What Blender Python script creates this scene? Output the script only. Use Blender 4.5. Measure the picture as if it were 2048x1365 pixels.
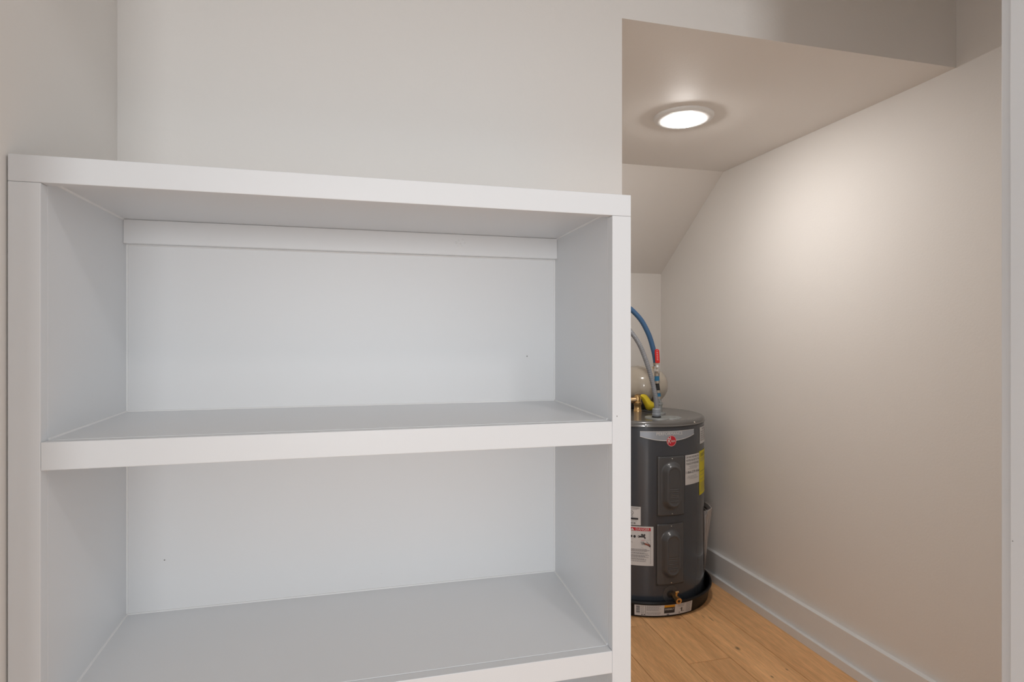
import bpy, bmesh, math, random
from mathutils import Vector, Matrix
random.seed(7)
S = bpy.context.scene
C = S.collection
PI = math.pi
for o in list(bpy.data.objects): bpy.data.objects.remove(o)

# ------------------------------------------------------------------ camera, world, lights, exposure
H = 1.155                                   # eye height
YAW = math.radians(14.5)
cs, sn = math.cos(YAW), math.sin(YAW)
cd = bpy.data.cameras.new('camera'); cam = bpy.data.objects.new('camera', cd); C.objects.link(cam)
cd.sensor_width = 36; cd.lens = 1183/2048*36; cd.clip_start = 0.02
cam.location = (0, 0, H); cam.rotation_euler = (PI/2, 0, -YAW)
S.camera = cam
S.view_settings.view_transform = 'Standard'; S.view_settings.look = 'None'
S.view_settings.gamma = 1; S.view_settings.use_curve_mapping = False
S.view_settings.exposure = 0.0
W = bpy.data.worlds.new('world'); S.world = W; W.use_nodes = True
W.node_tree.nodes['Background'].inputs[0].default_value = (0.955, 0.975, 1.0, 1)
W.node_tree.nodes['Background'].inputs[1].default_value = 0.82
def area(name, loc, target, size, power, col=(1, 1, 1), size_y=None):
    l = bpy.data.lights.new(name, 'AREA'); l.energy = power; l.color = col; l.size = size
    if size_y: l.shape = 'RECTANGLE'; l.size_y = size_y
    else: l.shape = 'DISK'
    o = bpy.data.objects.new(name, l); C.objects.link(o); o.location = loc
    o.rotation_euler = (Vector(target)-Vector(loc)).to_track_quat('-Z', 'Y').to_euler()
    return o
area('window_light', (-0.085, -4.86, H+0.25), (0.2, 1.1, H+0.1), 1.10, 80, (0.95, 0.98, 1), 1.2)
area('room_ceiling_light', (0.82, -0.25, H+1.28), (0.3, 1.2, H-0.2), 0.18, 4, (1, 1, 1))
LAMP_POWER = 118.0

# ------------------------------------------------------------------ materials
def mat(name, col, rough=0.5, metal=0.0, bump=None, noise=None, coat=0.0, emit=None, alpha=None, spec=None):
    m = bpy.data.materials.new(name); m.use_nodes = True
    nt = m.node_tree; b = nt.nodes['Principled BSDF']
    b.inputs['Base Color'].default_value = (*col, 1)
    b.inputs['Roughness'].default_value = rough; b.inputs['Metallic'].default_value = metal
    b.inputs['Coat Weight'].default_value = coat
    if spec is not None: b.inputs['Specular IOR Level'].default_value = spec
    if emit:
        b.inputs['Emission Color'].default_value = (*emit[0], 1); b.inputs['Emission Strength'].default_value = emit[1]
    g = nt.nodes.new('ShaderNodeNewGeometry')
    if noise:                                 # (scale, amount)
        n = nt.nodes.new('ShaderNodeTexNoise'); n.inputs['Scale'].default_value = noise[0]; n.inputs['Detail'].default_value = 4
        nt.links.new(g.outputs['Position'], n.inputs['Vector'])
        r = nt.nodes.new('ShaderNodeMapRange'); r.inputs['To Min'].default_value = 1-noise[1]; r.inputs['To Max'].default_value = 1+noise[1]
        nt.links.new(n.outputs['Fac'], r.inputs['Value'])
        v = nt.nodes.new('ShaderNodeVectorMath'); v.operation = 'SCALE'; v.inputs[0].default_value = col
        nt.links.new(r.outputs['Result'], v.inputs['Scale']); nt.links.new(v.outputs['Vector'], b.inputs['Base Color'])
    if bump:                                  # (scale, strength, distance)
        n = nt.nodes.new('ShaderNodeTexNoise'); n.inputs['Scale'].default_value = bump[0]; n.inputs['Detail'].default_value = 3
        nt.links.new(g.outputs['Position'], n.inputs['Vector'])
        bp = nt.nodes.new('ShaderNodeBump'); bp.inputs['Strength'].default_value = bump[1]; bp.inputs['Distance'].default_value = bump[2]
        nt.links.new(n.outputs['Fac'], bp.inputs['Height']); nt.links.new(bp.outputs['Normal'], b.inputs['Normal'])
    if alpha is not None: b.inputs['Alpha'].default_value = alpha
    return m
M = {}
M['wall'] = mat('wall_paint', (0.853, 0.825, 0.792), 0.6, bump=(160, 0.12, 0.002), noise=(3, 0.012))
M['white'] = mat('white_trim_paint', (0.783, 0.797, 0.813), 0.36, bump=(38, 0.08, 0.002), noise=(5, 0.01))
M['whiteback'] = mat('white_panel_paint', (0.782, 0.786, 0.792), 0.42, bump=(70, 0.08, 0.002), noise=(4, 0.012))
M['caulk'] = mat('caulk', (0.85, 0.85, 0.85), 0.3)
M['dent'] = mat('paint_dent', (0.30, 0.29, 0.28), 0.6)
M['base'] = mat('baseboard_paint', (0.82, 0.835, 0.845), 0.30, noise=(6, 0.015))
M['tank'] = mat('tank_enamel', (0.046, 0.054, 0.068), 0.22, coat=0.3, noise=(8, 0.04))
M['lid'] = mat('lid_enamel', (0.13, 0.125, 0.12), 0.24, coat=0.3)
M['panel'] = mat('access_panel_enamel', (0.070, 0.073, 0.079), 0.36, coat=0.2)
M['pan'] = mat('pan_plastic', (0.005, 0.005, 0.006), 0.45, spec=0.3)
M['chrome'] = mat('bright_steel', (0.75, 0.74, 0.72), 0.25, 1.0)
M['brass'] = mat('brass', (0.72, 0.48, 0.22), 0.28, 1.0, noise=(60, 0.2))
M['copper'] = mat('dull_brass', (0.62, 0.42, 0.24), 0.35, 1.0, noise=(60, 0.2))
M['blue'] = mat('blue_pipe', (0.042, 0.12, 0.25), 0.4)
M['blue2'] = mat('blue_fitting', (0.02, 0.18, 0.36), 0.4)
M['black'] = mat('black_rubber_and_gap_shade', (0.02, 0.02, 0.02), 0.5)
M['ring'] = mat('crimp_ring', (0.45, 0.40, 0.34), 0.35, 0.9)
M['red'] = mat('red_vinyl', (0.72, 0.012, 0.012), 0.35)
M['conduit'] = mat('grey_conduit', (0.24, 0.25, 0.27), 0.42)
M['fitting'] = mat('grey_connector', (0.30, 0.33, 0.37), 0.4)
M['plate'] = mat('zinc_plate', (0.34, 0.36, 0.36), 0.45, 0.4, noise=(50, 0.12))
M['yellow'] = mat('yellow_tag', (0.74, 0.56, 0.02), 0.45, noise=(90, 0.15))
M['exp'] = mat('beige_enamel', (0.52, 0.46, 0.38), 0.16, coat=0.5)
M['label'] = mat('white_label', (0.66, 0.66, 0.67), 0.45)
M['silver'] = mat('silver_label', (0.36, 0.40, 0.46), 0.35, 0.3)
M['lite'] = mat('light_print', (0.74, 0.74, 0.72), 0.45)
M['ink'] = mat('black_print', (0.03, 0.03, 0.035), 0.5)
M['greyink'] = mat('grey_print', (0.22, 0.22, 0.24), 0.5)
M['redink'] = mat('red_print', (0.55, 0.01, 0.03), 0.4)
M['pinkink'] = mat('pink_print', (0.80, 0.35, 0.35), 0.4)
M['ylabel'] = mat('yellow_label', (0.72, 0.62, 0.0), 0.45)
M['orange'] = mat('orange_print', (0.72, 0.33, 0.02), 0.45)
M['skin'] = mat('brown_print', (0.30, 0.09, 0.06), 0.45)
M['paper'] = mat('booklet_paper', (0.50, 0.45, 0.42), 0.6, noise=(120, 0.12))
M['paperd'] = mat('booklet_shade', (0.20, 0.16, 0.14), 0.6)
M['trimring'] = mat('lamp_trim_white', (0.85, 0.85, 0.84), 0.45)
M['lens'] = mat('lamp_lens', (0.9, 0.9, 0.9), 0.4, emit=((1.0, 0.962, 0.925), LAMP_POWER))
def bag_mat():
    m = bpy.data.materials.new('clear_bag'); m.use_nodes = True; nt = m.node_tree
    b = nt.nodes['Principled BSDF']; b.inputs['Base Color'].default_value = (0.75, 0.72, 0.72, 1); b.inputs['Roughness'].default_value = 0.2
    b.inputs['Alpha'].default_value = 0.28
    return m
M['bag'] = bag_mat()

def wood_mat():
    m = bpy.data.materials.new('oak_plank'); m.use_nodes = True; nt = m.node_tree; N = nt.nodes; L = nt.links
    b = N['Principled BSDF']
    g = N.new('ShaderNodeNewGeometry'); oi = N.new('ShaderNodeObjectInfo')
    mp = N.new('ShaderNodeVectorMath'); mp.operation = 'MULTIPLY'; mp.inputs[1].default_value = (1, 0.09, 1)
    L.new(g.outputs['Position'], mp.inputs[0])
    off = N.new('ShaderNodeVectorMath'); off.operation = 'SCALE'; off.inputs[0].default_value = (7.3, 11.1, 3.7)
    L.new(oi.outputs['Random'], off.inputs['Scale'])
    ad = N.new('ShaderNodeVectorMath'); L.new(mp.outputs[0], ad.inputs[0]); L.new(off.outputs[0], ad.inputs[1])
    n1 = N.new('ShaderNodeTexNoise'); n1.inputs['Scale'].default_value = 9; n1.inputs['Detail'].default_value = 6; n1.inputs['Distortion'].default_value = 1.2
    n2 = N.new('ShaderNodeTexNoise'); n2.inputs['Scale'].default_value = 210; n2.inputs['Detail'].default_value = 4
    wv = N.new('ShaderNodeTexWave'); wv.wave_type = 'BANDS'; wv.bands_direction = 'X'; wv.inputs['Scale'].default_value = 9
    wv.inputs['Distortion'].default_value = 9; wv.inputs['Detail'].default_value = 3; wv.inputs['Detail Scale'].default_value = 1.4
    for n in (n1, n2, wv): L.new(ad.outputs[0], n.inputs['Vector'])
    r = N.new('ShaderNodeValToRGB'); L.new(n1.outputs['Fac'], r.inputs['Fac'])
    r.color_ramp.elements[0].position = 0.22; r.color_ramp.elements[0].color = (0.68, 0.36, 0.155, 1)
    r.color_ramp.elements[1].position = 0.72; r.color_ramp.elements[1].color = (0.92, 0.54, 0.255, 1)
    def mul(a, fac, lo, hi):
        mr = N.new('ShaderNodeMapRange'); mr.inputs['From Min'].default_value = 0.25; mr.inputs['From Max'].default_value = 0.75
        mr.inputs['To Min'].default_value = lo; mr.inputs['To Max'].default_value = hi; L.new(fac, mr.inputs['Value'])
        s = N.new('ShaderNodeVectorMath'); s.operation = 'SCALE'; L.new(a, s.inputs[0]); L.new(mr.outputs[0], s.inputs['Scale']); return s.outputs[0]
    c = mul(r.outputs['Color'], n2.outputs['Fac'], 0.80, 1.12)
    c = mul(c, wv.outputs['Fac'], 0.965, 1.03)
    mr = N.new('ShaderNodeMapRange'); mr.inputs['To Min'].default_value = 0.90; mr.inputs['To Max'].default_value = 1.12; L.new(oi.outputs['Random'], mr.inputs['Value'])
    s = N.new('ShaderNodeVectorMath'); s.operation = 'SCALE'; L.new(c, s.inputs[0]); L.new(mr.outputs[0], s.inputs['Scale']); c = s.outputs[0]
    for (kx, ky, rx, ry) in ((1.376, 1.938, 0.007, 0.012), (1.375, 1.745, 0.003, 0.006), (1.455, 1.77, 0.003, 0.006), (1.415, 2.17, 0.002, 0.018), (1.395, 2.20, 0.002, 0.014)):
        d = N.new('ShaderNodeVectorMath'); d.operation = 'SUBTRACT'; L.new(g.outputs['Position'], d.inputs[0]); d.inputs[1].default_value = (kx, ky, 0)
        e = N.new('ShaderNodeVectorMath'); e.operation = 'MULTIPLY'; L.new(d.outputs[0], e.inputs[0]); e.inputs[1].default_value = (1/rx, 1/ry, 0)
        nn = N.new('ShaderNodeTexNoise'); nn.inputs['Scale'].default_value = 60; L.new(g.outputs['Position'], nn.inputs['Vector'])
        ln = N.new('ShaderNodeVectorMath'); ln.operation = 'LENGTH'; L.new(e.outputs[0], ln.inputs[0])
        aa = N.new('ShaderNodeMath'); aa.operation = 'ADD'; L.new(ln.outputs['Value'], aa.inputs[0]); L.new(nn.outputs['Fac'], aa.inputs[1])
        k = N.new('ShaderNodeMapRange'); k.inputs['From Min'].default_value = 0.9; k.inputs['From Max'].default_value = 2.0
        k.inputs['To Min'].default_value = 0.30; k.inputs['To Max'].default_value = 1.0; L.new(aa.outputs[0], k.inputs['Value'])
        s = N.new('ShaderNodeVectorMath'); s.operation = 'SCALE'; L.new(c, s.inputs[0]); L.new(k.outputs[0], s.inputs['Scale']); c = s.outputs[0]
    L.new(c, b.inputs['Base Color']); b.inputs['Roughness'].default_value = 0.42
    bp = N.new('ShaderNodeBump'); bp.inputs['Strength'].default_value = 0.15; bp.inputs['Distance'].default_value = 0.001
    L.new(n2.outputs['Fac'], bp.inputs['Height']); L.new(bp.outputs['Normal'], b.inputs['Normal'])
    return m
M['wood'] = wood_mat()

# ------------------------------------------------------------------ helpers
def obj(name, bm, m, parent=None, smooth=False, bevel=0.0, seg=2, kind=None, label=None):
    me = bpy.data.meshes.new(name); bmesh.ops.recalc_face_normals(bm, faces=bm.faces); bm.to_mesh(me); bm.free()
    me.materials.append(M[m] if isinstance(m, str) else m)
    if smooth:
        for p in me.polygons: p.use_smooth = True
        me.set_sharp_from_angle(angle=math.radians(38))
    o = bpy.data.objects.new(name, me); C.objects.link(o)
    if parent: o.parent = parent
    if bevel:
        md = o.modifiers.new('bevel', 'BEVEL'); md.width = bevel; md.segments = seg; md.limit_method = 'ANGLE'; md.angle_limit = math.radians(40)
    if kind: o['kind'] = kind
    if label: o['label'] = label
    if name in ('fine_print', 'lettering', 'raised_lettering', 'red_lettering', 'faucet_print', 'black_print', 'caulk_bead'): o['kind'] = 'stuff'
    return o
def thing(name, label, cat, loc=(0, 0, 0), rz=0.0, group=None):
    o = bpy.data.objects.new(name, None); C.objects.link(o); o.empty_display_size = 0.05
    o.location = loc; o.rotation_euler = (0, 0, rz); o['label'] = label; o['category'] = cat
    if group: o['group'] = group
    return o
def box(bm, x0, x1, y0, y1, z0, z1):
    v = [bm.verts.new(p) for p in ((x0,y0,z0),(x1,y0,z0),(x1,y1,z0),(x0,y1,z0),(x0,y0,z1),(x1,y0,z1),(x1,y1,z1),(x0,y1,z1))]
    for f in ((0,3,2,1),(4,5,6,7),(0,1,5,4),(1,2,6,5),(2,3,7,6),(3,0,4,7)): bm.faces.new([v[i] for i in f])
    return bm
def B(*a): return box(bmesh.new(), *a)
def prism(bm, pts, lift):                     # polygon (list of 3-tuples) swept by a vector
    lift = Vector(lift)
    a = [bm.verts.new(p) for p in pts]; b = [bm.verts.new(Vector(p)+lift) for p in pts]
    n = len(pts); bm.faces.new(a); bm.faces.new(b[::-1])
    for i in range(n): bm.faces.new((a[i], a[(i+1) % n], b[(i+1) % n], b[i]))
    return bm
def lathe(bm, prof, n=64, mtx=None, close=True):        # prof: list of (r, z)
    rings = []
    for r, z in prof:
        if r < 1e-6: rings.append([bm.verts.new((0, 0, z))])
        else: rings.append([bm.verts.new((r*math.cos(2*PI*i/n), r*math.sin(2*PI*i/n), z)) for i in range(n)])
    new = [v for r in rings for v in r]
    for a, b in zip(rings, rings[1:]):
        for i in range(n):
            j = (i+1) % n
            if len(a) == 1 and len(b) == 1: continue
            if len(a) == 1: bm.faces.new((a[0], b[i], b[j]))
            elif len(b) == 1: bm.faces.new((a[i], a[j], b[0]))
            else: bm.faces.new((a[i], a[j], b[j], b[i]))
    if mtx is not None:
        for v in new: v.co = mtx @ v.co
    return bm
def catmull(pts, n=10):
    P = [Vector(p) for p in pts]; P = [2*P[0]-P[1]] + P + [2*P[-1]-P[-2]]; out = []
    for i in range(1, len(P)-2):
        for k in range(n):
            t = k/n; a, b, c, d = P[i-1], P[i], P[i+1], P[i+2]
            out.append(0.5*((2*b)+(c-a)*t+(2*a-5*b+4*c-d)*t*t+(3*b-a-3*c+d)*t**3))
    out.append(P[-2]); return out
def tube(bm, path, r, n=16, rf=None):
    rings = []; up = Vector((0, 0, 1)); prev = None
    for i, p in enumerate(path):
        t = (path[min(i+1, len(path)-1)]-path[max(i-1, 0)]).normalized()
        if prev is None:
            x = t.orthogonal().normalized()
        else:
            x = (prev - t*prev.dot(t)).normalized()
        prev = x; y = t.cross(x); rr = rf(i) if rf else r
        rings.append([bm.verts.new(p + x*rr*math.cos(2*PI*k/n) + y*rr*math.sin(2*PI*k/n)) for k in range(n)])
    for a, b in zip(rings, rings[1:]):
        for k in range(n): bm.faces.new((a[k], a[(k+1) % n], b[(k+1) % n], b[k]))
    bm.faces.new(rings[0][::-1]); bm.faces.new(rings[-1])
    return bm
def cyl(bm, p0, p1, r0, r1=None, n=20):
    p0, p1 = Vector(p0), Vector(p1)
    r1 = r0 if r1 is None else r1
    return tube(bm, [p0, p1], r0, n, rf=lambda i: r0 if i == 0 else r1)
def struct(name, bm, m, parent=None, **k):
    o = obj(name, bm, m, parent, **k)
    if parent is None: o['kind'] = 'structure'
    return o
def sstep(a, b, x):
    t = max(0.0, min(1.0, (x-a)/(b-a))); return t*t*(3-2*t)

# ------------------------------------------------------------------ the setting
YW = 1.334          # face of the wall behind the bookcase
XR = 1.671          # face of the right wall
YF = 3.060          # far wall of the nook
ZH = H+0.7904       # underside of the header
ZB = H+0.8020       # nook ceiling at its rear edge
YS = 2.461          # where the ceiling starts to slope
ZF = H+0.383        # top of far wall
ZC = H+1.30         # closet ceiling
XO = 0.4671*YW      # edge of the opening into the nook
def xl(y): return -0.465-(1.334-y)*0.0749      # the left wall stands slightly out of square
Y0 = 0.6440          # closet face of the door wall
JX0, JX1 = -0.408, 0.9055
# floor
fl = struct('floor', B(-1.2, XR+0.12, -1.7, YF+0.12, -0.06, -0.016), 'dent')
pw = 0.1705; k0 = 1.482
cols = []
x = k0+pw
while x > -1.2: cols.append(x); x -= pw
rng = random.Random(3)
for ci, xr in enumerate(cols):
    x1 = min(xr, XR+0.02) ; x0 = xr-pw
    cuts = {0: [-0.1], 1: [0.35, 2.9], 2: [1.890, 0.35]}.get(ci)
    if cuts is None:
        a = -1.7+rng.uniform(0.3, 1.6); cuts = []
        while a < YF: cuts.append(a); a += rng.uniform(1.2, 1.9)
    ys = sorted([-1.7, YF]+[c for c in cuts if -1.6 < c < YF-0.1])
    for a, b in zip(ys, ys[1:]):
        g = 0.0009
        cx, cy = (x0+x1)/2, (a+b)/2; hx, hy = (x1-x0)/2-g, (b-a)/2-g
        bm = bmesh.new(); box(bm, -hx, hx, -hy, hy, -0.014, rng.uniform(-0.0003, 0.0))
        o = obj('plank', bm, 'wood', fl, bevel=0.0012, seg=1); o.location = (cx, cy, 0)
# walls
bm = bmesh.new()
prism(bm, [(-0.62, YW, -0.01), (XO, YW, -0.01), (XO, YW, ZH), (XR, YW, ZH), (XR, YW, ZC), (-0.62, YW, ZC)], (0, 0.115, 0))
struct('wall_middle', bm, 'wall')
bm = bmesh.new(); prism(bm, [(xl(YW+0.1), YW+0.1, -0.01), (xl(Y0), Y0, -0.01), (xl(Y0)-0.12, Y0, -0.01), (xl(YW+0.1)-0.12, YW+0.1, -0.01)], (0, 0, ZC+0.01))
struct('wall_left', bm, 'wall')
struct('wall_right', B(XR, XR+0.12, Y0-0.115, YF+0.12, -0.01, ZC), 'wall')
struct('wall_far', B(0.30, XR, YF, YF+0.12, -0.01, ZF+0.02), 'wall')
struct('wall_nook_left', B(0.20, 0.30, YW+0.115, YF+0.12, -0.01, ZC), 'wall')
# door wall round the opening the camera looks through
bm = bmesh.new()
HD = H+0.860
YN = Y0-0.115
prism(bm, [(-1.3, YN, -0.01), (JX0-0.02, YN, -0.01), (JX0-0.02, YN, HD+0.02), (JX1+0.02, YN, HD+0.02), (JX1+0.02, YN, -0.01), (XR, YN, -0.01), (XR, YN, ZC), (-1.3, YN, ZC)], (0, Y0-YN, 0))
struct('wall_near', bm, 'wall')
struct('ceiling', B(-1.3, XR+0.12, -1.7, YW+0.115, ZC, ZC+0.05), 'wall')
bm = bmesh.new()
zc1 = ZH+(ZB-ZH)*0.115/(YS-YW)
prism(bm, [(0.30, YW+0.115, ZH), (0.30, YS, ZB), (0.30, YF, ZF), (0.30, YF, ZF+0.08), (0.30, YS+0.02, ZB+0.08), (0.30, YW+0.115, ZH+0.08)], (XR-0.30, 0, 0))
struct('ceiling.001', bm, 'wall')
# door lining and casing
dr = struct('door_1', B(JX1, JX1+0.019, YN-0.015, Y0, 0, HD), 'white', bevel=0.0015)
obj('jamb', B(JX0-0.019, JX0, YN-0.015, Y0, 0, HD), 'white', dr, bevel=0.0015)
obj('head_jamb', B(JX0-0.019, JX1+0.019, YN-0.015, Y0, HD, HD+0.019), 'white', dr, bevel=0.0015)
obj('casing', B(JX1+0.0065, JX1+0.084, Y0, Y0+0.0165, 0, HD+0.07), 'white', dr, bevel=0.0015)
obj('casing', B(JX0-0.084, JX0-0.0065, Y0, Y0+0.0165, 0, HD+0.07), 'white', dr, bevel=0.0015)
obj('head_casing', B(JX0-0.0065, JX1+0.0065, Y0, Y0+0.0165, HD+0.0065, HD+0.07), 'white', dr, bevel=0.0015)
bm = bmesh.new(); lathe(bm, [(0, 0.0004), (0.0008, 0.0004), (0.0009, 0)], 12, Matrix.Translation((JX1, 0.6400, H-0.2865)) @ Matrix.Rotation(-PI/2, 4, 'Y'))
obj('nail_dent', bm, 'dent', dr)
# baseboards
def baseboard(name, p, q, nrm):
    p, q, nrm = Vector(p), Vector(q), Vector(nrm); L = q-p
    def prof(pts):
        bm = bmesh.new(); prism(bm, [p+nrm*a+Vector((0, 0, b)) for a, b in pts], L); return bm
    o = struct(name, prof([(0, 0), (0.0200, 0), (0.0200, 0.1357), (0.0192, 0.1365), (0, 0.1365)]), 'base')
    obj('shoe_moulding', prof([(0.0201, 0), (0.0340, 0), (0.0340, 0.0333), (0.0330, 0.0345), (0.0201, 0.0345)]), 'base', o)
    return o
baseboard('baseboard_right', (XR, Y0, 0), (XR, YF, 0), (-1, 0, 0))
baseboard('baseboard_far', (0.30, YF, 0), (XR-0.035, YF, 0), (0, -1, 0))

# ------------------------------------------------------------------ bookcase
bc = thing('bookcase', 'white painted built-in bookcase of open shelves against the beige wall', 'bookcase', (0, 1.0, 0))
XL_, XR_ = -0.4465, 0.448
def bb(name, m, x0, x1, y0, y1, z0, z1, parent=bc, bevel=0.001, **k):
    o = obj(name, B(x0, x1, y0-1.0, y1-1.0, z0, z1), m, parent, bevel=bevel, **k); return o
ZT, ZR = H+0.269, H+0.2298
bb('side_panel', 'white', -0.4635, XL_, 1.0201, 1.332, 0, ZT-0.004)
bb('side_panel', 'white', XR_, XR_+0.018, 1.0201, 1.332, 0, ZT-0.004)
bb('top_panel', 'white', XL_, XR_, 1.0201, 1.332, H+0.2390, ZT-0.004)
bb('back_panel', 'whiteback', XL_, XR_, 1.329, 1.3325, 0.02, H+0.2388, bevel=0)
bb('back_rail', 'whiteback', XL_, XR_, 1.309, 1.3288, H+0.1915, H+0.2388, bevel=0.0015)
bb('stile', 'white', -0.4870, XL_, 1.0, 1.020, 0, ZR-0.0003)
bb('stile', 'white', XR_, 0.4852, 1.0, 1.020, 0, ZR-0.0003)
bb('top_rail', 'white', -0.4870, 0.4852, 1.0, 1.020, ZR, ZT)
shelves = [(H-0.1405, H-0.1470, H-0.1882), (H-0.5440, H-0.5665, H-0.6070), (H-0.9650, H-0.9850, H-1.0260)]
for i, (zs, zt, zb) in enumerate(shelves):
    zk = zt+0.0006                             # the boards sag towards their front edge
    s = obj('shelf', prism(bmesh.new(), [(XL_+0.0002, 0.0203, zk), (XL_+0.0002, 0.3288, zs), (XL_+0.0002, 0.3288, zs-0.018), (XL_+0.0002, 0.0203, zk-0.018)], (XR_-XL_-0.0004, 0, 0)), 'white', bc, bevel=0.0006)
    bb('edge_strip', 'white', XL_+0.0002, XR_-0.0002, 0.9998, 1.0200, zb, zt, parent=s)
# caulk beads in the corners of each compartment
tops = [H+0.2390]+[s[2] for s in shelves[:2]]
for i in range(3):
    zt, zs = tops[i], shelves[i][0]
    bm = bmesh.new(); y1 = 1.3288-1.0; y0 = 0.022; r = 0.0026
    for xx in (XL_, XR_):
        cyl(bm, (xx, y0, shelves[i][1]+0.0006), (xx, y1, zs), r, n=8)
        cyl(bm, (xx, y1, zs), (xx, y1, zt-0.02 if i else H+0.1915), r, n=8)
        if i == 0: cyl(bm, (xx, y0, zt), (xx, 0.309, zt), r, n=8)
    cyl(bm, (XL_, y1, zs), (XR_, y1, zs), r*0.9, n=8)
    if i == 0: cyl(bm, (XL_, 0.3288, H+0.1915), (XR_, 0.3288, H+0.1915), r*0.8, n=8)
    obj('caulk_bead', bm, 'caulk', bc, smooth=True)
bb('bottom_panel', 'white', XL_, XR_, 1.0203, 1.3288, 0.07, 0.088)
bb('bottom_rail', 'white', XL_+0.0002, XR_-0.0002, 1.0, 1.020, 0, 0.092)
# small blemishes in the paint
def at(px, py, Y=None, v=None):
    a = (px-1024)/1183; b = (682.5-py)/1183
    X_, Y_ = a*cs+sn, cs-a*sn
    s = Y/Y_ if Y else v
    return Vector((X_*s, Y_*s, H+b*s))
def blem(px, py, Y, r, m='dent', name='paint_chip', parent=bc, org=Vector((0, 1.0, 0))):
    p = at(px, py, Y=Y)-org
    bm = bmesh.new(); lathe(bm, [(0, 0.0008), (r*0.7, 0.0006), (r, 0)], 10, Matrix.Translation(p) @ Matrix.Rotation(PI/2, 4, 'X'))
    obj(name, bm, m, parent, smooth=True)
blem(1054, 713, 1.329, 0.0016); blem(329, 1121, 1.329, 0.0014); blem(763, 1149, 1.329, 0.0014, 'caulk'); blem(1234, 833, 1.0, 0.0012)
for px, py, r in ((912, 486, 0.003), (917, 481, 0.0022), (921, 488, 0.002), (926, 480, 0.0025), (929, 486, 0.002), (923, 492, 0.0018), (916, 492, 0.0016)):
    blem(px, py, 1.309, r, 'whiteback', 'paint_bump')

# ------------------------------------------------------------------ recessed disc lamp in the nook ceiling
lu, lv = 0.608, 2.097
lx, ly = lu*cs+lv*sn, lv*cs-lu*sn
lz = ZH+(ZB-ZH)*(ly-YW-0.115)/(YS-YW-0.115)
lamp = thing('ceiling_light', 'round white flush disc light glowing on the low nook ceiling', 'ceiling light', (lx, ly, lz-0.0005))
bm = bmesh.new(); lathe(bm, [(0.104, 0), (0.1035, -0.003), (0.099, -0.0085), (0.094, -0.0108), (0.080, -0.0117), (0.0760, -0.0120), (0.0735, -0.0118), (0.0722, -0.0100), (0.0722, 0.0)], 72)
obj('trim_ring', bm, 'trimring', lamp, smooth=True)
CR, CD_ = 0.0718, 0.018; RS = (CR*CR+CD_*CD_)/(2*CD_); ph = math.asin(CR/RS)
bm = bmesh.new(); lathe(bm, [(RS*math.sin(ph*(1-k/12)), -0.0112-(RS*math.cos(ph*(1-k/12))-(RS-CD_))) for k in range(12)]+[(0, -0.0112-CD_)], 64)
obj('lens', bm, 'lens', lamp, smooth=True)

# ------------------------------------------------------------------ water heater
CU, CV = 0.5925, 2.778
R = 0.2945
hx, hy = CU*cs+CV*sn, CV*cs-CU*sn
def loc(u, v, z): return Vector((u-CU, v-CV, z))           # camera-aligned plan coordinates -> local of heater group
def L(px, py, v): return Vector(((px-1024)/1183*v-CU, v-CV, H+(682.5-py)/1183*v))
ZTOP = H-0.3385
wh = thing('water_heater', 'dark grey cylindrical water heater with warning stickers standing in a black pan', 'water heater', (hx, hy, 0.0125), -YAW)
D0 = 0.0125
def ww(bm):                                                # geometry written in floor heights: lower by the empty's height
    for v in bm.verts: v.co.z -= D0
    return bm
bm = bmesh.new(); lathe(bm, [(0, D0), (R-0.012, D0), (R, 0.026), (R, H-0.3655), (R-0.004, H-0.3655), (R-0.004, H-0.360), (0, H-0.360)], 128)
obj('jacket', ww(bm), 'tank', wh, smooth=True)
bm = bmesh.new(); lathe(bm, [(0.20, H-0.3595), (R+0.0005, H-0.3595), (R+0.0030, H-0.3620), (R+0.0030, H-0.3585), (R+0.0010, H-0.3560), (R+0.001, H-0.3490), (R-0.001, H-0.3445), (R-0.005, H-0.3400), (R-0.011, ZTOP+0.0005), (R-0.018, ZTOP), (0, ZTOP)], 128)
obj('lid', ww(bm), 'lid', wh, smooth=True)
def cylpt(al, z, r):
    a = math.radians(al); return Vector((r*math.sin(a), -r*math.cos(a), z))
def patch(bm, a0, a1, zf0, zf1, r, n=16, m=1, th=0.0006):
    """curved sheet between angles; zf0/zf1 give lower/upper height as functions of t in 0..1"""
    g = []
    for j in range(m+1):
        row = []
        for i in range(n+1):
            t = i/n; lo, hi = zf0(t), zf1(t)
            row.append(bm.verts.new(cylpt(a0+(a1-a0)*t, lo+(hi-lo)*j/m, r)))
        g.append(row)
    for j in range(m):
        for i in range(n): bm.faces.new((g[j][i], g[j][i+1], g[j+1][i+1], g[j+1][i]))
    return bm
def cpatch(a0, a1, z0, z1, r, n=16): 
    return patch(bmesh.new(), a0, a1, lambda t: z0, lambda t: z1, r, n)
def add_rects(rects, r):
    bm = bmesh.new()
    for a0, a1, z0, z1 in rects: patch(bm, a0, a1, lambda t: z0, lambda t: z1, r, max(2, int((a1-a0)/3)))
    return bm
def sheet(name, bm, m, parent, th=0.0005, **k):
    o = obj(name, bm, m, parent, **k)
    md = o.modifiers.new('thickness', 'SOLIDIFY'); md.thickness = th; md.offset = 0
    return o
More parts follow.
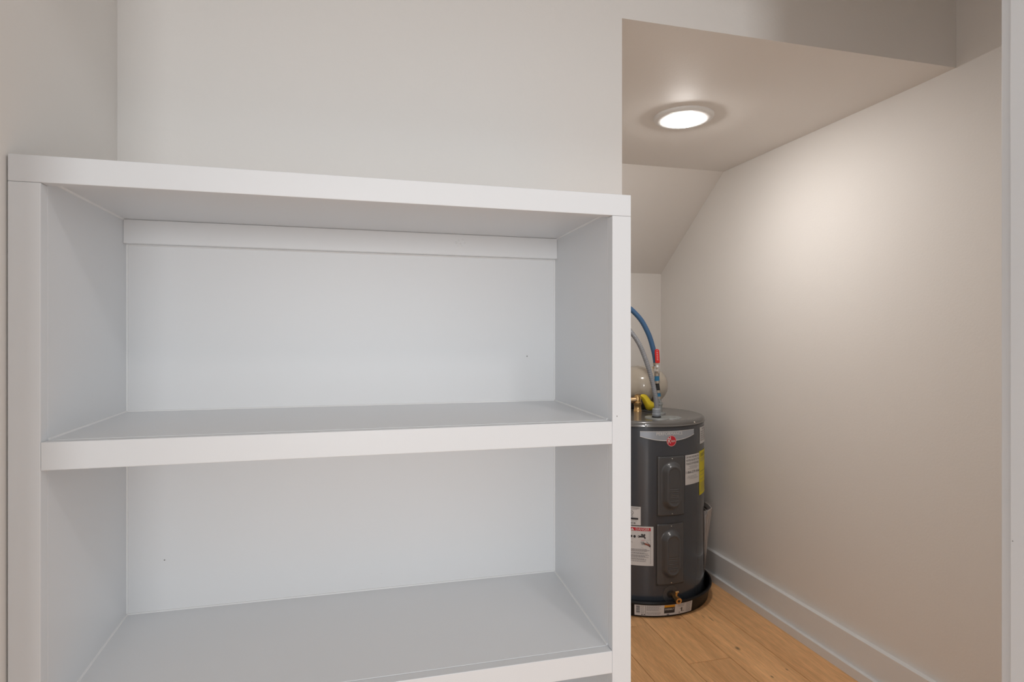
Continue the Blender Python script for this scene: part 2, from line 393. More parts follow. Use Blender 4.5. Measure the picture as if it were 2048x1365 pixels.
def text_bm(bm, s, size, al, z, r, shear=0.0, width=None, slope=0.0, spread=1.0):
    cu = bpy.data.curves.new('t', 'FONT'); cu.body = s; cu.size = size; cu.align_x = 'CENTER'; cu.align_y = 'CENTER'; cu.resolution_u = 2
    o = bpy.data.objects.new('t', cu); C.objects.link(o)
    bpy.context.view_layer.update()
    me = o.evaluated_get(bpy.context.evaluated_depsgraph_get()).to_mesh()
    xs = [v.co.x for v in me.vertices]; w = max(xs)-min(xs); kx = (width/w) if width else 1.0
    vs = []
    for v in me.vertices:
        x_ = v.co.x*kx; vs.append(bm.verts.new(cylpt(al+math.degrees(x_/r), z+v.co.y+shear*x_, r)))
    for p in me.polygons:
        try: bm.faces.new([vs[i] for i in p.vertices])
        except ValueError: pass
    o.evaluated_get(bpy.context.evaluated_depsgraph_get()).to_mesh_clear()
    bpy.data.objects.remove(o); bpy.data.curves.remove(cu)
    return bm
def flines(a0, a1, zs, th, seed=1, left=True):
    """rows of unreadable small print: broken bars"""
    rg = random.Random(seed); out = []
    for z in zs:
        a = a0+(0 if left else rg.uniform(0, (a1-a0)*0.2)); e = a1-rg.uniform(0, (a1-a0)*0.25)
        while a < e:
            b = min(e, a+rg.uniform(0.5, 1.6)); out.append((a, b, z, z+th)); a = b+0.25
    return out

A0 = 15.0
# access panels
def access_panel(ac, z0, z1):
    wdeg = 25.0; bm = bmesh.new(); nx, nz = 44, 84; hw = R*math.radians(wdeg)/2; hh = (z1-z0)/2; zc = (z0+z1)/2
    def rr(x, z, a, b, r):
        qx, qz = abs(x)-a+r, abs(z)-b+r
        return math.hypot(max(qx, 0), max(qz, 0))+min(max(qx, qz), 0)-r
    g = []
    for j in range(nz+1):
        row = []
        for i in range(nx+1):
            x_ = -hw+2*hw*i/nx; z_ = -hh+2*hh*j/nz
            d = rr(x_, z_, hw, hh, 0.008)
            h = -0.002+0.0065*(1-sstep(-0.004, 0.0, d))
            db = rr(x_, z_-0.001, 0.047, 0.103, 0.047)
            if db < 0:
                h += 0.021*sstep(0.0, 0.022, -db)
                di = rr(x_, z_-0.001, 0.0245, 0.080, 0.0245)
                if di < 0: h -= 0.0025*sstep(0, 0.004, -di)
                if di < -0.003 and -0.062 < z_ < -0.008:
                    h += 0.0012*math.sin((z_+0.062)/0.0075*2*PI)*sstep(-0.003, -0.008, di) if False else 0.0010*math.sin((z_+0.062)/0.0078*2*PI)
            a = ac+math.degrees(x_/R)
            row.append(bm.verts.new(cylpt(a, zc+z_, R+h)))
        g.append(row)
    for j in range(nz):
        for i in range(nx): bm.faces.new((g[j][i], g[j][i+1], g[j+1][i+1], g[j+1][i]))
    o = obj('access_panel', ww(bm), 'panel', wh, smooth=True)
    obj('gap_shade', ww(cpatch(ac-wdeg/2-0.35, ac+wdeg/2+0.25, z0-0.0022, z1+0.0008, R+0.0006)), 'black', o)  # black sheet stands in for the shade in the gap round the panel
    for zz in (z1-0.010, z0+0.010):
        bm = bmesh.new(); p = cylpt(ac, zz, R+0.0048); q = cylpt(ac, zz, R+0.0075); cyl(bm, p, q, 0.0030, 0.0020, n=12)
        obj('screw', ww(bm), 'chrome', o, smooth=True)
access_panel(A0+0.8, H-0.737, H-0.4855)
access_panel(A0+0.1, H-1.027, H-0.7690)
# lid screws
for al in (41.5, -6.0):
    bm = bmesh.new(); cyl(bm, cylpt(al, H-0.3515, R+0.0008), cylpt(al, H-0.3515, R+0.0045), 0.0042, 0.003, n=12)
    obj('screw', ww(bm), 'chrome', wh, smooth=True)
# silver name badge and round logo
zb_c, zb_e, zt_ = H-0.421, H-0.4015, H-0.380
e1 = obj('name_badge', ww(patch(bmesh.new(), A0-25.6, A0+25.6, lambda t: zb_c+(zb_e-zb_c)*(2*t-1)**2, lambda t: zt_, R+0.0012, 40)), 'silver', wh, smooth=True, label='silver grey arched badge')
bm = bmesh.new()
patch(bm, A0-25.6, A0+25.6, lambda t: zb_c+(zb_e-zb_c)*(2*t-1)**2-0.0008, lambda t: zb_c+(zb_e-zb_c)*(2*t-1)**2+0.0016, R+0.0017, 40)
patch(bm, A0-25.6, A0+25.6, lambda t: zt_-0.0014, lambda t: zt_+0.0004, R+0.0017, 40)
obj('badge_border', ww(bm), 'lite', e1)
obj('lettering', ww(text_bm(bmesh.new(), 'PERFORMANCE', 0.0185, A0-0.5, H-0.3915, R+0.0018, width=0.122)), 'lite', e1)
def disc(bm, al, z, r0, r1, rad, n=36, kx=1.0):
    c = cylpt(al, z, rad)
    def pt(rr_, i): 
        t = 2*PI*i/n; return cylpt(al+math.degrees(rr_*kx*math.cos(t)/rad), z+rr_*math.sin(t), rad)
    if r0 < 1e-6:
        cv = bm.verts.new(c); o_ = [bm.verts.new(pt(r1, i)) for i in range(n)]
        for i in range(n): bm.faces.new((cv, o_[i], o_[(i+1) % n]))
    else:
        a = [bm.verts.new(pt(r0, i)) for i in range(n)]; b = [bm.verts.new(pt(r1, i)) for i in range(n)]
        for i in range(n): bm.faces.new((a[i], b[i], b[(i+1) % n], a[(i+1) % n]))
    return bm
lg = obj('logo_badge', ww(disc(bmesh.new(), A0+0.6, H-0.4215, 0, 0.0215, R+0.0024)), 'redink', wh, label='round red logo badge')
bm = disc(bmesh.new(), A0+0.6, H-0.4215, 0.0205, 0.0225, R+0.0028); obj('badge_border', ww(bm), 'pinkink', lg)
bm = bmesh.new()
text_bm(bm, 'R', 0.034, A0-1.6, H-0.4215, R+0.0030, width=0.0125)
text_bm(bm, 'heem', 0.0165, A0+2.0, H-0.4215, R+0.0030, width=0.0195)
patch(bm, A0-0.75, A0-0.25, lambda t: H-0.416, lambda t: H-0.4035, R+0.0030, 2)
obj('lettering', ww(bm), 'lite', lg)
# white return notice
rn = obj('notice_label', ww(cpatch(29.6, 49.8, H-0.6155, H-0.4880, R+0.0012)), 'label', wh)
bm = bmesh.new()
text_bm(bm, 'DO NOT RETURN THIS', 0.0125, 39.7, H-0.4985, R+0.0018, width=0.092)
text_bm(bm, 'WATER HEATER TO THE', 0.0125, 39.7, H-0.5125, R+0.0018, width=0.096)
text_bm(bm, 'PLACE OF PURCHASE', 0.0125, 39.7, H-0.5265, R+0.0018, width=0.090)
text_bm(bm, '1-866-279-4566', 0.0150, 39.7, H-0.5630, R+0.0018, width=0.098)
obj('lettering', ww(bm), 'ink', rn)
obj('fine_print', ww(add_rects(flines(32, 48, [H-0.5385, H-0.5435, H-0.5485, H-0.5800, H-0.5860, H-0.5920], 0.0014, 5, False), R+0.0018)), 'greyink', rn)
# yellow energy label
yl = obj('energy_label', ww(cpatch(50.2, 76.5, H-0.6760, H-0.4830, R+0.0011)), 'ylabel', wh, label='yellow label with black heading')
bm = bmesh.new(); text_bm(bm, 'ENERGYGUIDE', 0.0205, 63.5, H-0.5020, R+0.0017, width=0.112)
for a0, a1, z0, z1 in [(52, 75, H-0.5735, H-0.5720)]: patch(bm, a0, a1, lambda t: z0, lambda t: z1, R+0.0017, 6)
obj('lettering', ww(bm), 'ink', yl)
obj('fine_print', ww(add_rects(flines(52, 74, [H-0.5170-0.006*i for i in range(3)]+[H-0.5900, H-0.6080]+[H-0.6250-0.0062*i for i in range(7)], 0.0016, 8), R+0.0017)), 'greyink', yl)
# small upper notice
nl = obj('notice_label', ww(cpatch(51.3, 74, H-0.4520, H-0.3790, R+0.0012)), 'label', wh)
bm = bmesh.new(); text_bm(bm, 'NOTICE', 0.0105, 61, H-0.3880, R+0.0018, width=0.05)
for i in range(5): text_bm(bm, ('warranty service call', 'replacement of parts', 'registered owner only', 'keep this with unit', 'see manual inside')[i] if False else 'IIIII IIII III IIIIII', 0.0070, 61.5, H-0.3995-0.0095*i, R+0.0018, width=0.085)
obj('lettering', ww(bm), 'ink', nl)
# certification label (left, half hidden)
ul = obj('certification_label', ww(cpatch(-34, -10.0, H-0.7760, H-0.6980, R+0.0012)), 'label', wh)
bm = bmesh.new()
text_bm(bm, 'CERTIFIED', 0.0095, -16, H-0.7050, R+0.0018, width=0.052)
text_bm(bm, 'UL', 0.0150, -17.8, H-0.7245, R+0.0018, width=0.0095)
disc(bm, -17.8, H-0.7245, 0.0085, 0.0100, R+0.0018, kx=1.0)
text_bm(bm, 'LISTED', 0.0065, -17.8, H-0.7395, R+0.0018, width=0.018)
patch(bm, -26, -12.0, lambda t: H-0.7530, lambda t: H-0.7450, R+0.0018, 6)
for i in range(11): patch(bm, -24+i*0.95, -24+i*0.95+(0.35 if i % 3 else 0.6), lambda t: H-0.7715, lambda t: H-0.7640, R+0.0018, 1)
obj('lettering', ww(bm), 'ink', ul)
obj('fine_print', ww(add_rects(flines(-28, -12, [H-0.7105, H-0.7590], 0.0013, 4), R+0.0018)), 'greyink', ul)
# danger label
Z1, Z0 = H-0.7800, H-0.9450
dl = obj('danger_label', ww(cpatch(-23.5, 0.2, Z0, Z1, R+0.0014)), 'label', wh, label='white label with a red danger heading')
bm = ww(cpatch(-22.2, -2.0, Z1-0.0190, Z1-0.0055, R+0.0019)); obj('red_heading', bm, 'redink', dl)
bm = bmesh.new(); text_bm(bm, 'DANGER', 0.0145, -8.6, Z1-0.0125, R+0.0024, width=0.056)
tri = [bm.verts.new(cylpt(a, z, R+0.0024)) for a, z in ((-18.2, Z1-0.0170), (-15.2, Z1-0.0170), (-16.7, Z1-0.0075))]; bm.faces.new(tri)
obj('lettering', ww(bm), 'label', dl)
bm = bmesh.new()
P2 = lambda a, z: (a, z)
def stroke(bm, pts, w, rad=R+0.0020):
    for (a0, z0), (a1, z1) in zip(pts, pts[1:]):
        d = Vector(((a1-a0)*math.radians(1)*rad, z1-z0)); 
        if d.length < 1e-7: continue
        nn = Vector((-d.y, d.x)).normalized()*w/2; k = 1/(math.radians(1)*rad)
        bm.faces.new([bm.verts.new(cylpt(a, z, rad)) for a, z in ((a0+nn.x*k, z0+nn.y), (a0-nn.x*k, z0-nn.y), (a1-nn.x*k, z1-nn.y), (a1+nn.x*k, z1+nn.y))])
zf = Z1-0.043
disc(bm, -17.3, zf, 0, 0.0052, R+0.0020, kx=0.7); disc(bm, -14.9, zf-0.0004, 0, 0.0058, R+0.0020, kx=0.9)
disc(bm, -11.6, zf, 0.0035, 0.0052, R+0.0020, kx=0.8)
stroke(bm, [(-11.6, zf), (-6.9, zf+0.0005)], 0.0068); stroke(bm, [(-7.3, zf+0.002), (-6.4, zf-0.008)], 0.0060)
disc(bm, -9.0, zf+0.008, 0, 0.0040, R+0.0020); disc(bm, -7.0, zf+0.0075, 0, 0.0038, R+0.0020); stroke(bm, [(-8.0, zf), (-8.0, zf+0.009)], 0.003)
for q in ([(-9.6, zf-0.028), (-6.5, zf-0.030)], [(-9.4, zf-0.033), (-6.5, zf-0.032)], [(-10.1, zf-0.023), (-7.0, zf-0.028)], [(-8.2, zf-0.020), (-7.0, zf-0.028)], [(-5.5, zf-0.020), (-2.2, zf-0.036)], [(-5.0, zf-0.034), (-2.2, zf-0.042)]): stroke(bm, q, 0.0017)
stroke(bm, [(-2.6, zf-0.036), (-2.6, zf-0.043)], 0.005)
obj('faucet_print', ww(bm), 'ink', dl)
bm = bmesh.new(); stroke(bm, [(-7.0, zf-0.0295), (-4.4, zf-0.0325), (-2.5, zf-0.0395)], 0.0078, R+0.00185); obj('hand_print', ww(bm), 'skin', dl)
bm = bmesh.new()
stroke(bm, [(-22, zf-0.021), (-9, zf-0.016), (-2, zf-0.013)], 0.0007); stroke(bm, [(-18, zf-0.024), (-8, zf-0.048)], 0.0007); stroke(bm, [(-18, zf-0.024), (-8, zf-0.020)], 0.0007)
stroke(bm, [(-2.1, Z1-0.019), (-2.1, Z0+0.010)], 0.0009); stroke(bm, [(-3.1, Z1-0.019), (-3.1, zf-0.012)], 0.0007); stroke(bm, [(-22, zf-0.0475), (-2, zf-0.0475)], 0.0007); stroke(bm, [(-22, Z0+0.010), (-2, Z0+0.010)], 0.0007)
for a0, a1, z0, z1 in flines(-22, -2.8, [Z1-0.0975, Z1-0.1015, Z1-0.1055, Z1-0.1120, Z1-0.1160, Z1-0.1225, Z1-0.1265, Z1-0.1305, Z1-0.1370, Z1-0.1410, Z1-0.1475], 0.0022, 11): patch(bm, a0, a1, lambda t: z0, lambda t: z1, R+0.0020, 1)
obj('fine_print', ww(bm), 'greyink', dl)
bm = bmesh.new(); text_bm(bm, 'HOT', 0.008, -8.0, zf-0.0155, R+0.0021, width=0.014); obj('red_lettering', ww(bm), 'pinkink', dl)
# drain valve
AV = A0+1.0; zv = H-1.067
dv = obj('drain_valve', ww(cyl(bmesh.new(), cylpt(AV, zv, R+0.001), cylpt(AV, zv, R+0.030), 0.0090)), 'copper', wh, smooth=True)
bm = bmesh.new(); disc(bm, AV-1.0, zv-0.001, 0, 0.036, R+0.0012); obj('rosette', ww(bm), 'panel', dv)
bm = bmesh.new(); disc(bm, AV-1.0, zv, 0, 0.0165, R+0.0018); obj('valve_recess', ww(bm), 'black', dv)
bm = bmesh.new(); cyl(bm, cylpt(AV, zv-0.001, R+0.022), cylpt(AV, zv-0.008, R+0.056), 0.0105, 0.0135); obj('hose_thread', ww(bm), 'brass', dv, smooth=True)
bm = bmesh.new(); c_ = cylpt(AV, zv-0.008, R+0.056); d_ = cylpt(AV, zv-0.0083, R+0.0575); cyl(bm, c_, d_, 0.0055); obj('spout_hole', ww(bm), 'black', dv)
bm = bmesh.new(); cyl(bm, cylpt(AV+0.6, zv, R+0.026), cylpt(AV+0.9, zv+0.019, R+0.030), 0.0042, 0.0060); cyl(bm, cylpt(AV-0.4, zv+0.018, R+0.030), cylpt(AV+2.4, zv+0.019, R+0.030), 0.0042); obj('stem', ww(bm), 'brass', dv, smooth=True)
# wiring plate on the lid
bm = bmesh.new(); pc = loc(0.666, 2.612, ZTOP)
lathe(bm, [(0.0, 0.0025), (0.052, 0.0025), (0.053, 0.0)], 40, Matrix.Translation(pc+Vector((-0.025, 0, 0))) @ Matrix.Diagonal((1, 1.25, 1, 1)))
lathe(bm, [(0.0, 0.0022), (0.045, 0.0022), (0.046, 0.0)], 40, Matrix.Translation(pc+Vector((0.036, 0.004, 0))) @ Matrix.Diagonal((1, 1.15, 1, 1)))
wp = obj('wiring_cover', ww(bm), 'plate', wh, smooth=True)
bm = bmesh.new(); cyl(bm, pc+Vector((0.050, -0.01, 0.0025)), pc+Vector((0.050, -0.01, 0.0065)), 0.0045, n=12); obj('screw', ww(bm), 'chrome', wp)
# relief valve of brass with yellow tag
rv0 = loc(0.603, 2.838, ZTOP)
bm = bmesh.new(); lathe(bm, [(0, 0), (0.019, 0), (0.0195, 0.006), (0.0175, 0.010), (0.0165, 0.030), (0.0190, 0.034), (0.0190, 0.044), (0.0150, 0.048), (0.0160, 0.070), (0.0135, 0.078), (0.006, 0.082), (0, 0.082)], 24, Matrix.Translation(rv0))
rv = obj('relief_valve', ww(bm), 'brass', wh, smooth=True)
bm = bmesh.new(); cyl(bm, rv0+Vector((0, 0, 0.057)), rv0+Vector((-0.050, 0.0, 0.052)), 0.014, 0.0165); cyl(bm, rv0+Vector((-0.045, 0.0, 0.053)), rv0+Vector((-0.060, 0, 0.051)), 0.019); obj('valve_outlet', ww(bm), 'copper', rv, smooth=True)
bm = bmesh.new(); tube(bm, catmull([rv0+Vector((-0.016, 0, 0.080)), rv0+Vector((0, -0.004, 0.088)), rv0+Vector((0.016, -0.004, 0.084)), rv0+Vector((0.022, -0.006, 0.076))], 5), 0.0022, 8); obj('lever', ww(bm), 'ring', rv, smooth=True)
# tag: a bent leaf-shaped sheet
up_ = [(1282, 789.5), (1288, 789), (1293, 791), (1298, 796.5), (1302, 802.5), (1307, 806), (1310, 809)]
lo_ = [(1280, 793), (1284, 800.5), (1288, 809), (1292, 818), (1296, 821), (1303, 821), (1310, 817)]
bm = bmesh.new(); g = []
for i, (a, b) in enumerate(zip(up_, lo_)):
    row = []
    for k in range(7):
        t = k/6; v = 2.800-0.016*math.sin(PI*t)+0.004*math.sin(i*1.3)
        row.append(bm.verts.new(L(a[0]*(1-t)+b[0]*t, a[1]*(1-t)+b[1]*t, v)))
    g.append(row)
for i in range(len(g)-1):
    for k in range(6): bm.faces.new((g[i][k], g[i][k+1], g[i+1][k+1], g[i+1][k]))
for f in bm.faces: f.smooth = True
sheet('tag', ww(bm), 'yellow', rv, 0.0016, smooth=True, label='yellow drooping tag')
# cold inlet nipple
ni = loc(0.690, 2.765, ZTOP)
bm = bmesh.new(); lathe(bm, [(0, 0.0), (0.028, 0.0), (0.027, 0.006), (0.012, 0.008), (0.012, 0.040), (0.015, 0.041), (0.015, 0.052), (0, 0.052)], 20, Matrix.Translation(ni))
obj('inlet_nipple', ww(bm), 'plate', wh, smooth=True)

# ------------------------------------------------------------------ drain pan
dp = thing('drain_pan', 'shallow round black drain pan under the grey water heater', 'drain pan', (hx, hy, 0), -YAW)
bm = bmesh.new()
lathe(bm, [(0, 0.0005), (0.306, 0.0005), (0.311, 0.004), (0.320, 0.064), (0.3235, 0.067), (0.3265, 0.0665), (0.328, 0.0635), (0.3265, 0.0685), (0.3235, 0.070), (0.3180, 0.0685), (0.3165, 0.064), (0.3075, 0.008), (0.303, 0.0045), (0, 0.0045)], 128)
obj('pan', bm, 'pan', dp, smooth=True)
def pr(z): return 0.3110+0.009*(z-0.004)/0.060+0.0006
def ppatch(bm, a0, a1, z0, z1, off=0.0, n=12):
    lo = [bm.verts.new(cylpt(a0+(a1-a0)*i/n, z0, pr(z0)+off)) for i in range(n+1)]
    hi = [bm.verts.new(cylpt(a0+(a1-a0)*i/n, z1, pr(z1)+off)) for i in range(n+1)]
    for i in range(n): bm.faces.new((lo[i], lo[i+1], hi[i+1], hi[i]))
    return bm
pl = obj('pan_label', ppatch(bmesh.new(), -14.8, 32.8, 0.0085, 0.0545, 0, 40), 'label', dp)
bm = ppatch(bmesh.new(), 7.6, 16.2, 0.0440, 0.0540, 0.0006); obj('orange_print', bm, 'orange', pl)
bm = ppatch(bmesh.new(), 7.6, 16.2, 0.0180, 0.0440, 0.0006)
for i in range(10): ppatch(bm, -13.6, -10.8, 0.0500-0.0035*i, 0.0500-0.0035*i+(0.0021 if i % 3 else 0.0012), 0.0006, 2)
for a in (-9.7, -8.0): ppatch(bm, a, a+1.0, 0.0115, 0.0155, 0.0006, 2)
for a0, a1, z0, z1 in ((22, 22.9, 0.020, 0.036), (20.8, 22.4, 0.030, 0.032), (22, 25, 0.019, 0.0205), (20.0, 21.0, 0.014, 0.017)): ppatch(bm, a0, a1, z0, z1, 0.0006, 2)
obj('black_print', bm, 'ink', pl)
bm = bmesh.new()
def ptext(bm, s, size, al, z, width, off):
    b2 = bmesh.new(); text_bm(b2, s, size, al, z, 0.32, width=width)
    m_ = {}
    for v in b2.verts:
        q = v.co.copy(); rr_ = pr(q.z)+off; h_ = math.hypot(q.x, q.y); m_[v] = bm.verts.new((q.x/h_*rr_, q.y/h_*rr_, q.z))
    for f in b2.faces: bm.faces.new([m_[v] for v in f.verts])
    b2.free()
ptext(bm, 'EVERBILT', 0.0115, 11.9, 0.0350, 0.040, 0.0011)
obj('lettering', bm, 'lite', pl)
bm = bmesh.new()
for z in [0.0500-0.0040*i for i in range(6)]+[0.0220-0.0040*i for i in range(3)]:
    for a0, a1, q, w in flines(-5.8, 6.0, [z], 0.0015, int(z*1e5)): ppatch(bm, a0, a1, q, w, 0.0006, 1)
for z in [0.0500-0.0042*i for i in range(10)]:
    for a0, a1, q, w in flines(26.5, 32, [z], 0.0015, int(z*9e4)): ppatch(bm, a0, a1, q, w, 0.0006, 1)
    for a0, a1, q, w in flines(-10.2, -7.2, [max(z, 0.02)], 0.0012, int(z*7e4)): ppatch(bm, a0, a1, q, w, 0.0006, 1)
for z in [0.0500-0.0042*i for i in range(3)]:
    for a0, a1, q, w in flines(18.5, 25.5, [z], 0.0015, int(z*8e4)): ppatch(bm, a0, a1, q, w, 0.0006, 1)
for a0, a1, z0, z1 in ((-6.7, -6.4, 0.010, 0.053), (9.8, 11.8, 0.0085, 0.0150)): ppatch(bm, a0, a1, z0, z1, 0.0006, 1)
obj('fine_print', bm, 'greyink', pl)

# ------------------------------------------------------------------ expansion tank on the lid
eu, ev = (1281-1024)/1183*2.97, 2.97
ep = loc(eu, ev, 0); zc = H+(682.5-771)/1183*2.97
def heater_world(p): return Vector((hx, hy, 0)) + Matrix.Rotation(-YAW, 3, 'Z') @ Vector(p)
ew = heater_world(ep+Vector((0.004, 0.016, 0)))
et = thing('expansion_tank', 'squat glossy beige pressure tank behind the brass valve on the heater', 'pressure tank', (ew.x, ew.y, ZTOP), -YAW)
RA, RB = 0.134, 0.099
prof = []
for k in range(0, 41):
    t = -PI/2+PI*k/40
    prof.append((RA*abs(math.cos(t))**0.86, zc-ZTOP+RB*math.copysign(abs(math.sin(t))**0.92, t)))
prof[0] = (0, prof[0][1]); prof[-1] = (0, prof[-1][1])
obj('shell', lathe(bmesh.new(), prof, 72), 'exp', et, smooth=True)
zb0 = prof[0][1]
obj('base_ring', lathe(bmesh.new(), [(0, 0.0005), (0.062, 0.0005), (0.064, 0.006), (0.060, zb0+0.010), (0.0, zb0+0.012)], 40), 'black', et, smooth=True)
bm = bmesh.new(); cyl(bm, (0.045, -0.118, zc-ZTOP+0.010), (0.050, -0.142, zc-ZTOP+0.010), 0.0105); cyl(bm, (0.050, -0.140, zc-ZTOP+0.010), (0.051, -0.147, zc-ZTOP+0.010), 0.0065)
obj('air_valve', bm, 'ring', et, smooth=True)
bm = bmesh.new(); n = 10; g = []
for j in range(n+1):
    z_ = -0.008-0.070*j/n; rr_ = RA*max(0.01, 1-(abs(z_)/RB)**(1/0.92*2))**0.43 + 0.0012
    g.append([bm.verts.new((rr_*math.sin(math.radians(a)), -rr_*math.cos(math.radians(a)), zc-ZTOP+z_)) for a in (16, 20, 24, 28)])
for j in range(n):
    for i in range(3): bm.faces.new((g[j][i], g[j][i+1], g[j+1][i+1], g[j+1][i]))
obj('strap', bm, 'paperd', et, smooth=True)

# ------------------------------------------------------------------ grey conduit
def wpt(px, py, v):
    p = L(px, py, v); return heater_world(p)
cp = [wpt(1313, 829, 2.600), wpt(1313, 813, 2.600), wpt(1310, 789, 2.60), wpt(1303, 757, 2.61), wpt(1292, 722, 2.62), wpt(1279, 690, 2.63), wpt(1264, 667, 2.64), wpt(1246, 645, 2.66), wpt(1225, 624, 2.70), wpt(1190, 596, 2.78), wpt(1150, 590, 2.9), Vector((0.93, 2.95, H+0.21)), Vector((0.92, YF-0.001, H+0.20))]
fc = thing('flexible_conduit', 'grey ribbed flexible conduit curving up from the heater lid plate', 'conduit', tuple(cp[0]))
o0 = cp[0]
pth = [p-o0 for p in catmull(cp, 34)]
obj('conduit', tube(bmesh.new(), pth, 0.0115, 14, rf=lambda i: 0.0106 if (i//2) % 2 else 0.0097), 'conduit', fc, smooth=True)
fzb = ZTOP+0.0027-o0.z
bm = lathe(bmesh.new(), [(0, fzb), (0.0165, fzb), (0.0165, fzb+0.006), (0.0185, fzb+0.009), (0.0190, fzb+0.016), (0.0175, fzb+0.018), (0.0180, fzb+0.036), (0.0150, fzb+0.040), (0, fzb+0.040)], 24)
obj('connector', bm, 'fitting', fc, smooth=True)
obj('lock_ring', lathe(bmesh.new(), [(0, fzb+0.0005), (0.0195, fzb+0.0005), (0.0195, fzb+0.005), (0, fzb+0.005)], 24), 'black', fc, smooth=True)

# ------------------------------------------------------------------ blue supply pipe with shut-off valve
V = 2.765
sp0 = heater_world(ni+Vector((0, 0, 0.052)))
sp = thing('supply_pipe', 'blue water pipe with a red-handled shut-off valve above the heater', 'water pipe', tuple(sp0))
def sl(px, py, v=V): return wpt(px, py, v)-sp0
b0 = Vector((0, 0, 0.0030))
obj('lower_fitting', cyl(bmesh.new(), b0, sl(1317.5, 797), 0.0095), 'plate', sp, smooth=True)
segs = [('pipe_section', 'blue2', (1317.5, 797), (1316, 784), 0.0105), ('crimp_ring', 'ring', (1316.2, 786), (1315.8, 781), 0.0135), ('crimp_ring', 'ring', (1317.6, 798), (1317.2, 793.5), 0.0130),
        ('rubber_sleeve', 'black', (1315.8, 781), (1314.0, 766), 0.0098), ('crimp_ring', 'ring', (1314.3, 767), (1313.8, 762), 0.0140),
        ('pipe_section', 'blue2', (1314, 763), (1313.6, 751), 0.0115), ('crimp_ring', 'ring', (1313.8, 752.5), (1313.6, 747), 0.0130)]
for nme, m, a, b, r in segs: obj(nme, cyl(bmesh.new(), sl(*a), sl(*b), r, n=20), m, sp, smooth=True)
vb = obj('valve_body', lathe(bmesh.new(), [(0, -0.022), (0.0125, -0.022), (0.0155, -0.014), (0.0155, -0.004), (0.0125, 0.0), (0.0125, 0.012), (0.0145, 0.014), (0.0145, 0.022), (0, 0.022)], 12, Matrix.Translation(sl(1313, 737))), 'chrome', sp)
obj('brass_nut', lathe(bmesh.new(), [(0, -0.012), (0.012, -0.012), (0.012, 0.012), (0, 0.012)], 6, Matrix.Translation(sl(1310.3, 738, V+0.01))), 'copper', vb)
hd0 = sl(1315.6, 727, V-0.032); hd1 = sl(1314.0, 698.5, V-0.034)
obj('valve_stem', cyl(bmesh.new(), sl(1314, 735), sl(1315, 733, V-0.034), 0.005), 'chrome', vb, smooth=True)
bm = bmesh.new(); w = 0.0103; d = hd1-hd0; n = 10
pts = []
ux = Vector((cs, -sn, 0)); uy = Vector((sn, cs, 0))
for k in range(n+1):
    t = PI*k/n; pts.append(hd1-d.normalized()*w+ux*w*math.cos(t)+d.normalized()*w*math.sin(t))
for k in range(0, n+1):
    t = PI+PI*k/n; pts.append(hd0+d.normalized()*w*0.3+ux*w*math.cos(t)+d.normalized()*w*0.3*math.sin(t))
prism(bm, pts, uy*0.008)
hn = obj('valve_handle', bm, 'red', vb, bevel=0.002)
bm = bmesh.new(); md_ = (hd0+hd1)/2
for k in range(-2, 4):
    c_ = md_+d.normalized()*k*0.0085-uy*0.0006; s_ = d.normalized()*0.0022
    q = [c_-ux*0.0035-s_, c_+ux*0.0035-s_, c_+ux*0.0035+s_, c_-ux*0.0035+s_] if k != 3 else [c_-ux*0.002-s_*0.8, c_+ux*0.002-s_*0.8, c_+ux*0.002+s_*1.2, c_-ux*0.002+s_*1.2]
    bm.faces.new([bm.verts.new(p) for p in q])
obj('raised_lettering', bm, 'pinkink', hn)
obj('lower_arm', prism(bmesh.new(), [hd0+ux*0.009, hd0-ux*0.009, sl(1313.5, 737, V-0.030)-ux*0.003, sl(1313.5, 737, V-0.030)+ux*0.006], uy*0.003), 'chrome', vb)
bp_ = [sl(1312, 732), sl(1310.5, 718), sl(1306.5, 699), sl(1298, 671), sl(1283, 642), sl(1264, 621), sl(1240, 603), sl(1205, 583, V+0.03), sl(1170, 576, V+0.1), Vector((1.02, 2.92, H+0.26))-sp0, Vector((1.0, YF-0.001, H+0.25))-sp0]
obj('pipe', tube(bmesh.new(), catmull(bp_, 12), 0.0118, 18), 'blue', sp, smooth=True)
obj('crimp_ring', cyl(bmesh.new(), sl(1311.8, 731), sl(1311.6, 726), 0.0128), 'ring', sp, smooth=True)

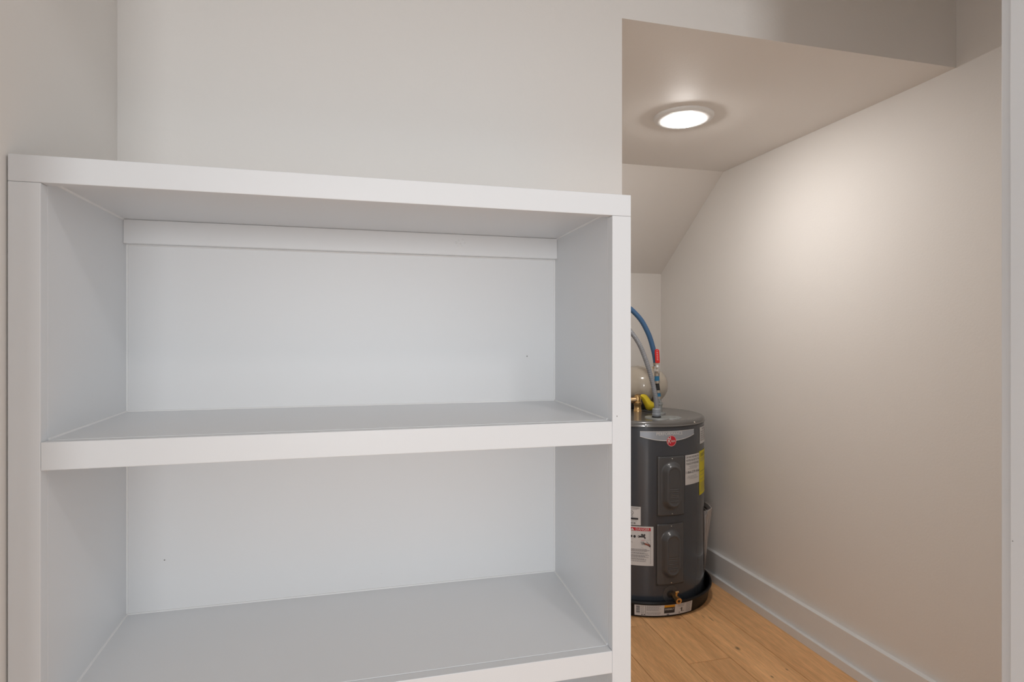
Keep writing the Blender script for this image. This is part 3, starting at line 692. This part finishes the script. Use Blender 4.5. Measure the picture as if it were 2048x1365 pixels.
# ------------------------------------------------------------------ document pouch on the side of the heater
po = thing('document_pouch', 'clear plastic pouch of folded manuals on the heater side beside the right wall', 'document pouch', (hx, hy, 0), -YAW)
zt_, zb_ = H-0.765, H-1.045
def prow(z, out, w, back=0.0):
    """a cross-section hugging the jacket between two angles"""
    return [cylpt(a, z, R+o_) for a, o_ in ((66, 0.002), (76, 0.002+out*0.6), (90, 0.002+out), (104, 0.002+out), (112, 0.002))]
secs = [prow(zt_, 0.044, 0), prow(zt_-0.09, 0.034, 0), prow(zt_-0.18, 0.020, 0), prow(zb_, 0.004, 0)]
bm = bmesh.new(); vr = [[bm.verts.new(p) for p in s] for s in secs]
for a, b in zip(vr, vr[1:]):
    for i in range(4): bm.faces.new((a[i], a[i+1], b[i+1], b[i]))
sheet('bag', bm, 'bag', po, 0.0006, smooth=True)
for q in range(4):
    bm = bmesh.new(); o1 = 0.036-0.008*q; t_ = 0.003
    z1 = zt_-0.012-0.006*q if q else zt_-0.004; z0 = zb_+0.015
    pr4 = []
    for (z, o_) in ((z1, o1), (z0, 0.0035+0.0)):
        for a in (70, 80, 90, 102): pr4.append((a, z, o_*(1.0 if a > 75 else 0.45)))
    F = [bm.verts.new(cylpt(a, z, R+0.0018+o_)) for a, z, o_ in pr4]; K_ = [bm.verts.new(cylpt(a, z, R+0.0018+max(o_-t_, 0.0002*(q+1)))) for a, z, o_ in pr4]
    for i in range(3):
        bm.faces.new((F[i], F[i+1], F[i+5], F[i+4])); bm.faces.new((K_[i], K_[i+4], K_[i+5], K_[i+1]))
        bm.faces.new((F[i], K_[i], K_[i+1], F[i+1])); bm.faces.new((F[i+4], F[i+5], K_[i+5], K_[i+4]))
    bm.faces.new((F[0], F[4], K_[4], K_[0])); bm.faces.new((F[3], K_[3], K_[7], F[7]))
    obj('folded_manual', bm, 'paper' if q % 2 == 0 else 'paperd', po)

for ch in po.children:                        # rest the empty at the pouch's own foot
    for v in ch.data.vertices: v.co.z -= zb_
po.location.z = zb_
